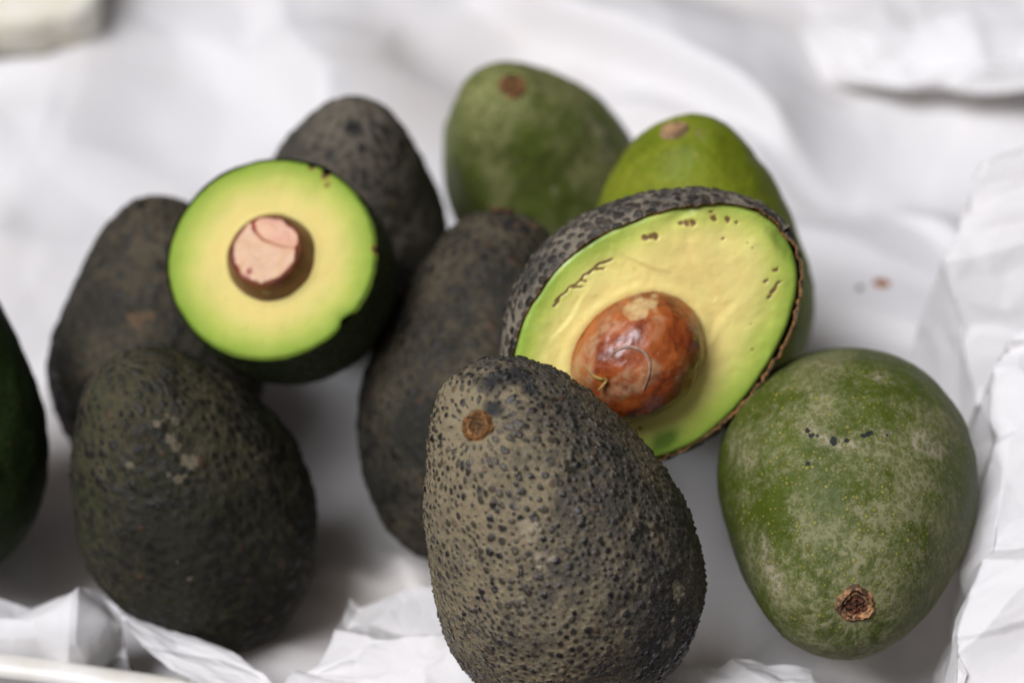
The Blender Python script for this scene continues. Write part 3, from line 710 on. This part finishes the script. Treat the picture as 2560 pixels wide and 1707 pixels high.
# ------------------------------------------------------------------ avocado halved lengthwise, with its seed
def halved_avocado():
    L, R, a, p, D = HALF['shape']
    M = np.array(HALF['M']); loc = np.array(HALF['loc'])
    rng = np.random.default_rng(7)
    seed = 300
    # outer skin shell, from rim to rim round the back
    ns, na = 320, 330
    c = np.cos(np.linspace(0, np.pi, ns + 2)[1:-1])[:, None]
    al = np.linspace(0, np.pi, na)[None]
    r = prof(c, R, a, p)
    # a little more than half: the skin bulges out beyond the cut
    P = np.stack([r * np.cos(al) * (1 + 0.22 * np.sin(al) ** 0.8 * 2 * np.abs(np.cos(al))), -D * r * np.sin(al), L / 2 * c * (1 + 0.06 * np.sin(al))], -1)
    N = grid_normals(P)
    if (N[ns // 2, na // 2] @ np.array([0, -1, 0])) < 0: N = -N
    area = np.linalg.norm(np.cross(np.gradient(P, axis=0), np.gradient(P, axis=1)), axis=-1)
    Pf = P.reshape(-1, 3); Nf = N.reshape(-1, 3)
    Q = scatter(P, area, 0.24, 9000, rng)
    idx = nearest2(Pf, Q)
    d = np.linalg.norm(Pf - Q[idx], axis=1) / (0.13 * (0.7 + 0.6 * rng.random(len(Q)))[idx] * (1 + 0.3 * vnoise(Pf * 8, 3)))
    nod = np.clip(1 - d ** 2 * 0.5, 0, 1) ** 1.3
    h = 0.055 * sstep(0.05, 0.7, nod) + 0.05 * fbm(Pf * 1.3, seed, 3) + 0.02 * fbm(Pf * 5, seed + 4, 2)
    # rim: wavy height where the knife and hands tore it
    ya = np.minimum(al, np.pi - al) + 0 * c
    wv = 0.05 * fbm(np.stack([P[..., 0] * 1.6, 0 * P[..., 0], P[..., 2] * 1.6], -1), 321, 3) + 0.03
    lift = (wv + 0.16 * np.exp(-((P[..., 2] - 2.9) / 0.9) ** 2) * (P[..., 0] < 0) + 0.08 * np.exp(-((P[..., 2] - 3.2) / 1.0) ** 2)) * np.exp(-(ya / 0.06) ** 2)
    V = Pf + Nf * h[:, None]
    V[:, 1] += lift.ravel()
    A = dict(nod=nod, dust=0.5 + 0.25 * fbm(Pf * 0.8, 40, 3) + 0.1, rnd=rng.random(len(Q))[idx] * 0.95, tan=np.zeros(len(Pf)), blk=np.zeros(len(Pf)))
    Vs = V.reshape(ns, na, 3)
    base = (Pf @ M.T + loc)[(Pf @ M.T)[:, 2].argmin()]
    root = obj('halved_avocado', None, loc=base, label='avocado half with brown seed and yellow-green flesh facing the viewer', category='avocado half')
    def child(name, verts, f4, at, m, par, f3=None):
        return obj(name, make_mesh(name, np.asarray(verts).reshape(-1, 3) @ M.T + loc - base, f4, f3, at), m, par)
    skin = child('skin', V, grid_faces(ns, na), A, M_HALFSKIN, root)
    # cut edge of the skin: thin brown band between skin and flesh
    E1 = Vs[:, 0]; E2 = Vs[:, -1]
    loop = np.concatenate([E1, E2[::-1]])
    cen = loop.mean(0)
    inn = loop.copy()
    dirv = loop - cen; dirv[:, 1] = 0; dl = np.linalg.norm(dirv, axis=1, keepdims=True); dirv /= dl
    jag = 0.5 + 0.5 * vnoise(np.c_[loop * 3.5], 55)
    k5 = 6
    band = []
    for k in range(k5):
        f = k / (k5 - 1)
        b = loop - dirv * ((0.035 + 0.06 * jag[:, None]) * f)
        b[:, 1] += 0.012 * math.sin(f * math.pi) - 0.05 * f + 0.012 * vnoise(loop * 12 + k, 56) * (0 if k == 0 else 1)
        band.append(b)
    band = np.stack(band, 1)
    nb_ = len(loop)
    cf = grid_faces(k5, nb_, True)
    cf2 = np.stack([(cf[:, q] % nb_) * k5 + cf[:, q] // nb_ for q in range(4)], 1)
    child('skin_edge', band, cf2, None, mat_plain('cut_skin_edge', (0.33, 0.155, 0.04), 0.7, 0.5, 900, 0.6, (0.035, 0.022, 0.012)), root)
    # flesh
    nx = 320
    ns2 = 360
    c2 = np.cos(np.linspace(0, np.pi, ns2 + 2)[1:-1])[:, None]
    r2 = prof(c2, R - 0.06, a, p)
    w = np.sin(np.linspace(-np.pi / 2, np.pi / 2, nx))[None]
    X = r2 * w; Z = (L / 2 - 0.05) * c2 + 0 * w
    # distance to outline
    oc = np.cos(np.linspace(0, np.pi, 500)); orr = prof(oc, R, a, p)
    O = np.concatenate([np.c_[orr, L / 2 * oc], np.c_[-orr, L / 2 * oc]])
    kd = kdtree.KDTree(len(O))
    for i, q in enumerate(O): kd.insert((q[0], q[1], 0), i)
    kd.balance()
    edge = np.array([kd.find((x, z, 0))[2] for x, z in zip(X.ravel().tolist(), Z.ravel().tolist())]).reshape(X.shape)
    Y = 0.02 - 0.10 * np.exp(-(edge / 0.10) ** 2)
    q3 = np.stack([X, 0 * X, Z], -1)
    Y = Y + 0.04 * fbm(q3 * 0.6, 61, 2) + 0.012 * fbm(q3 * 3.0, 62, 3)
    # knife and spoon facets: long soft steps
    def step_(p0, dirn, hgt, wid, ext):
        dirn = np.array(dirn, float); dirn /= np.linalg.norm(dirn)
        nx_, nz_ = -dirn[1], dirn[0]
        s_ = (X - p0[0]) * nx_ + (Z - p0[1]) * nz_ + 0.12 * vnoise(q3 * 1.2, 63)
        t_ = (X - p0[0]) * dirn[0] + (Z - p0[1]) * dirn[1]
        return hgt * sstep(-wid, wid, s_) * np.exp(-(t_ / ext) ** 2) * np.exp(-np.clip(s_, 0, None) / 1.1)
    Y = Y + step_((0.6, 2.0), (1, 0.25), 0.035, 0.14, 1.4) + step_((-0.9, 1.6), (0.2, 1), 0.03, 0.16, 1.6) + step_((1.9, 0.9), (1, -0.5), 0.05, 0.07, 0.8) + step_((2.0, -1.6), (0.3, 1), 0.05, 0.08, 0.9)
    # flesh sunk from the torn skin, top right
    gap = np.exp(-(((X + 0.3) / 0.7) ** 2 + ((Z - 4.28) / 0.2) ** 2))
    Y = Y - 0.16 * gap - 0.10 * np.exp(-(((X - 2.3) / 0.22) ** 2 + ((Z - 2.7) / 0.6) ** 2))
    # seat of the seed
    sx, sz = -0.15, -0.90
    dsd = np.hypot((X - sx) / 1.64, (Z - sz) / 1.98)
    Y = Y + 0.05 * np.exp(-((dsd - 1.10) / 0.10) ** 2) - 1.2 * sstep(1.02, 0.86, dsd)
    spots = [(1.99, 2.52, .10, .09), (1.89, 2.65, .10, .08), (2.08, 2.39, .08, .06), (1.63, 3.17, .11, .09), (1.79, 3.24, .04, .05), (1.29, 3.48, .10, .08), (1.09, 3.62, .055, .05), (2.41, 1.32, .09, .09), (2.27, 1.58, .11, .10), (2.35, 1.45, .07, .09), (-0.72, 3.67, .06, .09), (-0.77, 3.26, .04, .07), (-1.08, 3.47, .05, .13), (-1.15, 3.22, .07, .09), (-1.23, 3.06, .08, .09), (-1.12, 3.34, .05, .11), (0.99, 3.04, .04, .06), (0.23, 3.53, .035, .035), (0.45, 3.5, .03, .03), (-2.14, 1.78, .04, .06), (-1.90, -2.13, .06, .06), (-1.5, 2.2, .025, .025)]
    wx = X + 0.035 * fbm(q3 * 6, 65, 2); wz = Z + 0.035 * fbm(q3 * 6, 66, 2)
    spot = np.zeros_like(X)
    for x, z, ra, rb in spots:
        spot = np.maximum(spot, np.clip(1.2 - 0.7 * (((wx - x) / ra) ** 2 + ((wz - z) / rb) ** 2), 0, 1))
    twig = [[(2.55, -1.84), (2.63, -1.14), (2.63, -0.85), (2.65, -0.59), (2.63, -0.14), (2.50, 0.26)], [(2.63, -1.14), (2.44, -0.88)], [(2.65, -0.36), (2.44, -0.12)], [(2.63, -0.8), (2.50, -0.68)]]
    for line in twig:
        for (x0, z0), (x1, z1) in zip(line[:-1], line[1:]):
            vx, vz = x1 - x0, z1 - z0
            t = np.clip(((wx - x0) * vx + (wz - z0) * vz) / (vx * vx + vz * vz), 0, 1)
            dl_ = np.hypot(wx - x0 - t * vx, wz - z0 - t * vz)
            spot = np.maximum(spot, np.clip(1.0 - 0.6 * (dl_ / 0.042) ** 2, 0, 0.9))
    Y = Y - 0.035 * np.clip(spot, 0, 1)
    yel = np.exp(-(((X - 0.5) / 1.9) ** 2 + ((Z - 1.3) / 2.1) ** 2)) * 0.9 + 0.6 * np.exp(-((dsd - 1.1) / 0.3) ** 2)
    grn = np.clip(np.exp(-(((wx + 2.64) / 0.24) ** 2 + ((wz + 1.81) / 0.45) ** 2)) * 1.3, 0, 0.9) + 0.5 * gap
    FV = np.stack([X, Y, Z], -1)
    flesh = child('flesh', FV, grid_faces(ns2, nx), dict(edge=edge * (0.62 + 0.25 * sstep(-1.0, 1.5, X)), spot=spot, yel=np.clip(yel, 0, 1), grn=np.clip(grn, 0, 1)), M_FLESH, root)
    # seed
    nu, nv = 200, 280
    ss = np.linspace(0, np.pi, nu)[:, None]; ff = np.linspace(0, 2 * np.pi, nv, endpoint=False)[None]
    d3 = np.stack([np.sin(ss) * np.cos(ff), np.cos(ss) + 0 * ff, np.sin(ss) * np.sin(ff)], -1)
    rr = 1 + 0.035 * fbm(d3 * 1.6, 70, 2) + 0.008 * fbm(d3 * 6, 71, 2)
    S3_ = d3 * rr[..., None] * np.array([1.66, 1.68, 2.0]) + np.array([sx, 0.08, sz])
    capd = d3 @ (np.array([0.79, 0.37, 0.49]) / np.linalg.norm([0.79, 0.37, 0.49]))
    az_ = np.arctan2(d3[..., 0], d3[..., 2])
    pale = 0.62 * sstep(0.92, 1.0, capd + 0.03 * vnoise(d3 * 7, 73) + 0.02 * vnoise(np.stack([az_ * 9, 0 * az_, 0 * az_], -1), 75))
    film = 0.75 * sstep(0.1, 0.6, fbm(d3 * 2.2, 74, 3) - 0.25 * d3[..., 2])
    seed_o = child('seed', S3_, grid_faces(nu, nv, True), dict(pale=pale, film=film), M_SEED, root)
    # thin skins clinging to the seed
    def strip(name, path, width, mat, lift0=0.012, curl=0.0):
        path = catmull(np.array(path, float), 60)
        path /= np.linalg.norm(path, axis=1, keepdims=True)
        tn = np.gradient(path, axis=0); sd = np.cross(path, tn); sd /= np.linalg.norm(sd, axis=1, keepdims=True)
        rows = []
        f = np.linspace(-1, 1, 7)
        for i in range(60):
            wd = width * math.sin(math.pi * (0.06 + 0.88 * i / 59)) ** 0.7
            q = path[i] + sd[i] * (f[:, None] * wd)
            q /= np.linalg.norm(q, axis=1, keepdims=True)
            rows.append(q * (1.0 + lift0 + 0.010 * (1 - f[:, None] ** 2) + curl * (i / 59) ** 2 * (1 + f[:, None])) * np.array([1.66, 1.68, 2.0]) * 1.02 + np.array([sx, 0.08, sz]))
        return child(name, np.array(rows), grid_faces(60, 7), None, mat, seed_o)
    filmm = mat_plain('seed_membrane', (0.44, 0.25, 0.16), 0.3, 0.3, 500, 0.3)
    strip('membrane', [(0.53, 0.76, -0.38), (0.57, 0.8, -0.16), (0.48, 0.88, 0.04), (0.25, 0.96, 0.12), (0.01, 1.0, 0.02), (-0.19, 0.96, -0.21)], 0.026, filmm, -0.006)
    strip('seed_flake', [(0.62, 0.51, -0.6), (0.47, 0.63, -0.62), (0.35, 0.75, -0.56), (0.29, 0.82, -0.49), (0.23, 0.74, -0.63)], 0.030, mat_plain('dry_flake', (0.48, 0.32, 0.09), 0.5, 0.3, 500, 0.3), 0.015, 0.05)
    return root
halved_avocado()

# ------------------------------------------------------------------ avocado cut straight across, top slice gone
def cut_avocado():
    r0, Rm, D = CUT['shape']
    M = np.array(CUT['M']); loc = np.array(CUT['loc'])
    rng = np.random.default_rng(8)
    ns, nf = 160, 360
    t = (np.linspace(0, 1, ns) ** 0.9)[:, None]; fi = np.linspace(0, 2 * np.pi, nf, endpoint=False)[None]
    t = 1 - (1 - t) ** 1.0
    tt = np.sin(t * np.pi / 2)
    rr = np.where(tt < .3, r0 + (Rm - r0) * np.sin(tt / .3 * np.pi / 2), Rm * np.clip(1 - ((tt - .3) / .7) ** 2.2, 0, 1) ** .5)
    out = 1 + 0.012 * np.cos(2 * fi + 0.6) + 0.012 * vnoise(np.stack([np.cos(fi) * 1.5, np.sin(fi) * 1.5, 0 * fi], -1), 5)
    def dent(a0, wd, dp):
        dd = np.angle(np.exp(1j * (fi - a0)))
        return dp * np.exp(-(dd / wd) ** 2)
    # ragged knife edge: skin stands proud in places
    rag = 0.05 * fbm(np.stack([np.cos(fi) * 5, np.sin(fi) * 5, 0 * fi], -1), 15, 3) + dent(math.atan2(-2.07, 2.48), 0.10, 0.22) + dent(math.atan2(2.76, 1.44), 0.10, 0.10) + dent(math.atan2(0.28, 3.21), 0.06, 0.08)
    P = np.stack([rr * out * np.cos(fi), rr * out * np.sin(fi), -D * tt + rag * np.exp(-(tt / 0.03) ** 2)], -1)
    Pf = P.reshape(-1, 3)
    area = np.linalg.norm(np.cross(np.gradient(P, axis=0), (np.roll(P, -1, 1) - np.roll(P, 1, 1)) / 2), axis=-1)
    N = Pf / np.linalg.norm(Pf, axis=1, keepdims=True)
    Q = scatter(P, area + 1e-9, 0.26, 5000, rng)
    idx = nearest2(Pf, Q)
    d = np.linalg.norm(Pf - Q[idx], axis=1) / 0.12
    nod = np.clip(1 - d ** 2 * 0.5, 0, 1)
    V = Pf + N * (0.03 * nod + 0.03 * fbm(Pf, 20, 3))[:, None] * sstep(0, 0.1, np.repeat(tt, nf, 1).ravel())[:, None]
    Vw = V @ M.T + loc
    base = Vw[Vw[:, 2].argmin()]
    root = obj('cut_avocado', None, loc=base, label='avocado cut straight across, round pale face and sliced pit, upper left', category='cut avocado')
    def child(name, verts, f4, at, m, par):
        return obj(name, make_mesh(name, np.asarray(verts).reshape(-1, 3) @ M.T + loc - base, f4, None, at), m, par)
    z0 = np.zeros(len(Pf))
    child('skin', V, grid_faces(ns, nf, True), dict(nod=nod, dust=0.45 + 0.2 * fbm(Pf, 30, 2), rnd=rng.random(len(Q))[idx] * .8, tan=z0, blk=z0), M_CSKIN, root)
    nr = 150
    q = np.linspace(0.30, 1, nr)[:, None]
    # chipped flesh where the skin stands over it
    chip = dent(math.atan2(-2.07, 2.48), 0.06, 0.055) + dent(math.atan2(-1.85, 2.62), 0.05, 0.03) + dent(math.atan2(2.76, 1.44), 0.030, 0.06) + dent(math.atan2(2.98, 0.96), 0.025, 0.035) + dent(math.atan2(0.28, 3.21), 0.03, 0.02) + 0.008 * np.clip(fbm(np.stack([np.cos(fi) * 7, np.sin(fi) * 7, 0 * fi], -1), 16, 2), 0, 1)
    Re = r0 * out * (1 - chip) - 0.02
    X = Re * q * np.cos(fi); Y = Re * q * np.sin(fi)
    q3 = np.stack([X, Y, 0 * X], -1)
    edge = r0 * out * (1 - chip * 0.6) - np.hypot(X, Y)
    Z = 0.04 - 0.16 * np.exp(-(edge / 0.09) ** 2) + 0.05 * fbm(q3 * 0.7, 31, 2) + 0.015 * fbm(q3 * 3, 32, 3)
    sd = np.hypot(X, Y)
    Z = Z - 0.5 * sstep(1.33, 1.20, sd) + 0.03 * np.exp(-((sd - 1.42) / 0.08) ** 2)
    wx = X + 0.06 * fbm(q3 * 6, 33, 2); wy = Y + 0.06 * fbm(q3 * 6, 34, 2)
    spot = np.zeros_like(X)
    for x, y, ra in ((1.53, 2.28, .10), (1.44, 2.60, .14), (0.96, 2.85, .10), (3.15, .28, .12), (2.45, -2.0, .14)):
        spot = np.maximum(spot, np.clip(1.1 - 0.7 * (((wx - x) / ra) ** 2 + ((wy - y) / (ra * 1.3)) ** 2), 0, 1))
    yel = np.exp(-((sd - 1.6) / 0.8) ** 2)
    grn = 0.7 * np.clip(dent(math.atan2(-2.07, 2.48), 0.10, 1.0) * np.exp(-(edge / 0.25) ** 2), 0, 1)
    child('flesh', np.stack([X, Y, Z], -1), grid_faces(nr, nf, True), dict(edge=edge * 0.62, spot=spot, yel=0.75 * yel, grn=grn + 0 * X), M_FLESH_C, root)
    # pit, its top sliced off
    nv = 240
    ff = np.linspace(0, 2 * np.pi, nv, endpoint=False)[None]
    zz = np.concatenate([np.linspace(-1.0, 0.70, 60), np.linspace(0.705, 0.74, 6)])[:, None]
    rad_ = np.where(zz < 0.70, 1.36 - 0.02 * (zz + 0.1) - 0.46 * np.clip(zz, 0, 1) ** 1.6 - 0.5 * np.clip(-zz - 0.2, 0, 1) ** 2, 1.085 - (zz - 0.70) * 2.0)
    rad_ = rad_ * (1 + 0.02 * vnoise(np.stack([np.cos(ff) * 2 + 0 * zz, np.sin(ff) * 2 + 0 * zz, zz * 2 + 0 * ff], -1), 41))
    tilt = lambda x, y: 0.06 * x - 0.05 * y
    X = rad_ * np.cos(ff); Y = rad_ * np.sin(ff)
    Zs = zz + tilt(X, Y) * sstep(0.2, 0.7, zz) + 0 * ff
    dirs = np.stack([X, Y, zz + 0 * ff], -1)
    pal = 0.9 * np.exp(-(((np.angle(np.exp(1j * (ff + 1.7)))) / 0.35) ** 2 + ((zz - 0.42) / 0.12) ** 2)) + 0.75 * np.exp(-(((np.angle(np.exp(1j * (ff + 0.3)))) / 0.3) ** 2 + ((zz - 0.55) / 0.10) ** 2))
    pit = child('seed', np.stack([X, Y, Zs], -1), grid_faces(len(zz), nv, True), dict(pale=pal * (0.6 + 0.5 * fbm(dirs * 5, 44, 2)), film=0.2 + 0 * X), M_SEED2, root)
    nr = 110
    q = np.linspace(0, 1, nr)[:, None]
    rt = (1.085 - 0.04 * 2.0) * (1 + 0.05 * vnoise(np.stack([np.cos(ff) * 5, np.sin(ff) * 5, 0 * ff + 3.3], -1), 47) + 0.02 * vnoise(np.stack([np.cos(ff) * 2, np.sin(ff) * 2, 0 * ff + 1.4], -1), 41))
    X = q * rt * np.cos(ff); Y = q * rt * np.sin(ff)
    # the split between the two seed leaves
    cr = [(-0.45, 0.86), (-0.36, 0.58), (-0.12, 0.34), (0.22, 0.18), (0.58, 0.05), (0.9, 0.02)]
    dl = np.full(X.shape, 9.0); side = np.zeros_like(X)
    for (x0, y0), (x1, y1) in zip(cr[:-1], cr[1:]):
        vx, vy = x1 - x0, y1 - y0
        tq = np.clip(((X - x0) * vx + (Y - y0) * vy) / (vx * vx + vy * vy), 0, 1)
        dd = np.hypot(X - x0 - tq * vx, Y - y0 - tq * vy)
        sg = np.sign(vx * (Y - y0) - vy * (X - x0))
        side = np.where(dd < dl, sg, side); dl = np.minimum(dl, dd)
    Z = 0.74 + tilt(X, Y) - 0.05 * np.exp(-(dl / 0.035) ** 2) + 0.025 * sstep(-0.1, 0.1, side * dl) + 0.03 * fbm(np.stack([X * 2.5, Y * 2.5, 0 * X], -1), 45, 3)
    red = np.exp(-(((X + 0.42) / 0.10) ** 2 + ((Y - 0.72) / 0.15) ** 2)) + np.exp(-(((X + 0.42) / 0.13) ** 2 + ((Y + 0.66) / 0.16) ** 2)) + 0.55 * np.exp(-(dl / 0.045) ** 2) * np.exp(-((X + 0.5) / 0.7) ** 2) + 0.45 * np.exp(-(dl / 0.03) ** 2) + 0.9 * sstep(0.90, 1.0, q + 0.05 * vnoise(np.stack([np.cos(ff) * 4 + 0 * q, np.sin(ff) * 4 + 0 * q, 3 * q + 0 * ff], -1), 48))
    child('cut_top', np.stack([X, Y, Z], -1), grid_faces(nr, nv, True), dict(red=np.clip(red, 0, 1), pink=sstep(-0.2, 0.2, side * dl)), M_SEEDCUT, pit)
    return root

def _seedcut():
    n = NT('sliced_seed')
    c = n.mix(n.attr('pink'), (0.58, 0.36, 0.21), (0.60, 0.31, 0.20))
    c = n.mix(n.map(n.noise(160, 4, 0.6), 0.4, 0.75, 0, 0.5), c, (0.66, 0.42, 0.22))
    c = n.mix(n.map(n.math('ADD', n.attr('red'), n.math('MULTIPLY', n.math('SUBTRACT', n.noise(400, 3), 0.5), 0.5)), 0.3, 0.9), c, (0.28, 0.035, 0.015))
    return n.out(c, 0.45, n.bump(n.noise(300, 4), 0.2, 0.0008), 0.4, 0.2, (0.003, 0.0015, 0.0008))
def _seed2():
    n = NT('dark_seed_coat')
    a = n.noise(130, 5, 0.6, None, 0.4)
    c = n.ramp(a, [(0.3, (0.06, 0.018, 0.009)), (0.55, (0.16, 0.045, 0.018)), (0.78, (0.30, 0.11, 0.045))])
    c = n.mix(n.map(n.attr('pale'), 0.3, 0.7, 0, 0.8), c, (0.34, 0.27, 0.12))
    return n.out(c, 0.35, n.bump(n.noise(400, 4), 0.25, 0.0008), 0.45)
M_SEEDCUT = _seedcut()
M_SEED2 = _seed2()
cut_avocado()

# ------------------------------------------------------------------ far white box corner, top left
def crate_corner():
    o = obj('white_crate', None, loc=(-24, 35.7, -8.9), label='blurred white crate corner in the far upper left', category='crate')
    # rounded outline of the lid rim (cm, relative), front right corner in view
    pts = []
    x1, y0 = 7.4, -7.5
    for k in range(13):
        a = -math.pi / 2 + math.pi / 2 * k / 12
        pts.append((x1 - 1.6 + 1.6 * math.cos(a), y0 + 1.6 + 1.6 * math.sin(a) * 0.75))
    pts = [(-16, y0)] + [(x, y0) for x in np.linspace(-14, x1 - 2.0, 14)] + pts + [(x1 - 0.1 * k, y0 + 2 + k) for k in range(1, 20)] + [(-16, y0 + 22)]
    pts = np.array(pts)
    def ringed(name, zs, ins, mat):
        cen = np.array([-5.0, 3.0])
        rows = []
        for z, i_ in zip(zs, ins):
            d = pts - cen; l = np.linalg.norm(d, axis=1, keepdims=True)
            rows.append(np.c_[pts - d / l * i_, np.full(len(pts), z)])
        P = np.stack(rows, 0)
        V = np.concatenate([P.reshape(-1, 3), [[-5, 3, zs[-1]]]])
        n = len(pts); base = (len(rows) - 1) * n; j = np.arange(n)
        F3 = np.stack([base + (j + 1) % n, base + j, np.full(n, len(V) - 1)], 1)
        obj(name, make_mesh(name, V, grid_faces(len(rows), n, True), F3), mat, o)
    cream = mat_plain('cream_board', (0.80, 0.79, 0.70), 0.55, 0.08, 22, 0.1, (0.66, 0.60, 0.45))
    ringed('lid', [4.2, 4.3, 5.6, 5.85, 5.95], [0.5, 0.05, 0.0, 0.12, 0.4], cream)
    ringed('wall', [0.0, 4.3, 4.35], [1.6, 1.3, 2.0], mat_plain('crate_wall', (0.3, 0.3, 0.27), 0.7, 0.3, 50))
crate_corner()

# ------------------------------------------------------------------ crumbs
def crumb(name, path, rad_, mat, label, seed):
    path = catmull(np.array(path, float), 24)
    tn = np.gradient(path, axis=0); tn /= np.linalg.norm(tn, axis=1, keepdims=True)
    up = np.array([0, 0, 1.0]); sd = np.cross(tn, up); sd /= np.linalg.norm(sd, axis=1, keepdims=True); u2 = np.cross(sd, tn)
    a = np.linspace(0, 2 * np.pi, 14, endpoint=False)
    rows = []
    for i in range(24):
        w = rad_ * max(0.12, math.sin(math.pi * (0.04 + 0.92 * i / 23)) ** 0.6) * (1 + 0.35 * float(vnoise(np.array([i * 0.5, seed, 0.3]), seed)))
        rows.append(path[i] + w * (np.cos(a)[:, None] * sd[i] + 0.55 * np.sin(a)[:, None] * u2[i]) * (1 + 0.25 * vnoise(np.c_[np.cos(a) * 2, np.sin(a) * 2, 0 * a + i * 0.4], seed)[:, None]))
    base = path[len(path) // 2]
    return obj(name, make_mesh(name, np.array(rows).reshape(-1, 3) - base, grid_faces(24, 14, True)), mat, loc=base, label=label, category='plant bit')
M_TWIG = mat_plain('dry_stem', (0.16, 0.085, 0.025), 0.8, 0.5, 700, 0.6)
M_FLECK = mat_plain('orange_fleck', (0.42, 0.16, 0.05), 0.7, 0.3, 400, 0.4)
def gz(x, y, dz=0.06):
    return [x, y, LINER_Z(x, y) + dz]
_lv = np.empty(len(liner.data.vertices) * 3, np.float32); liner.data.vertices.foreach_get('co', _lv); _lv = _lv.reshape(-1, 3) * 100
def LINER_Z(x, y):
    return float(_lv[((_lv[:, :2] - (x, y)) ** 2).sum(1).argmin(), 2])
crumb('dry_stem', [gz(9.3, -4.4, .25), gz(9.65, -4.75, .2), gz(9.72, -5.1, .15), gz(9.4, -5.5, .12), gz(9.3, -5.9, .1)], 0.10, M_TWIG, 'curled dry brown stem on the paper below the large green avocado', 3)
crumb('orange_fleck', [gz(12.6, 13.4), gz(12.9, 13.42), gz(13.2, 13.36)], 0.17, M_FLECK, 'small orange fleck on the paper to the right of the bright green avocado', 4)
crumb('brown_fleck', [gz(12.0, 13.0), gz(12.2, 13.2)], 0.09, M_TWIG, 'tiny faint brown fleck beside the orange fleck', 5)
crumb('brown_crumb', [gz(7.38, -3.56), gz(7.46, -3.52)], 0.06, M_TWIG, 'tiny round brown crumb between the two front avocados', 6)
crumb('brown_crumb', [gz(7.72, -4.75, .3), gz(7.78, -4.95, .3)], 0.05, M_TWIG, 'tiny brown crumb on the paper nearest the bottom edge', 7)
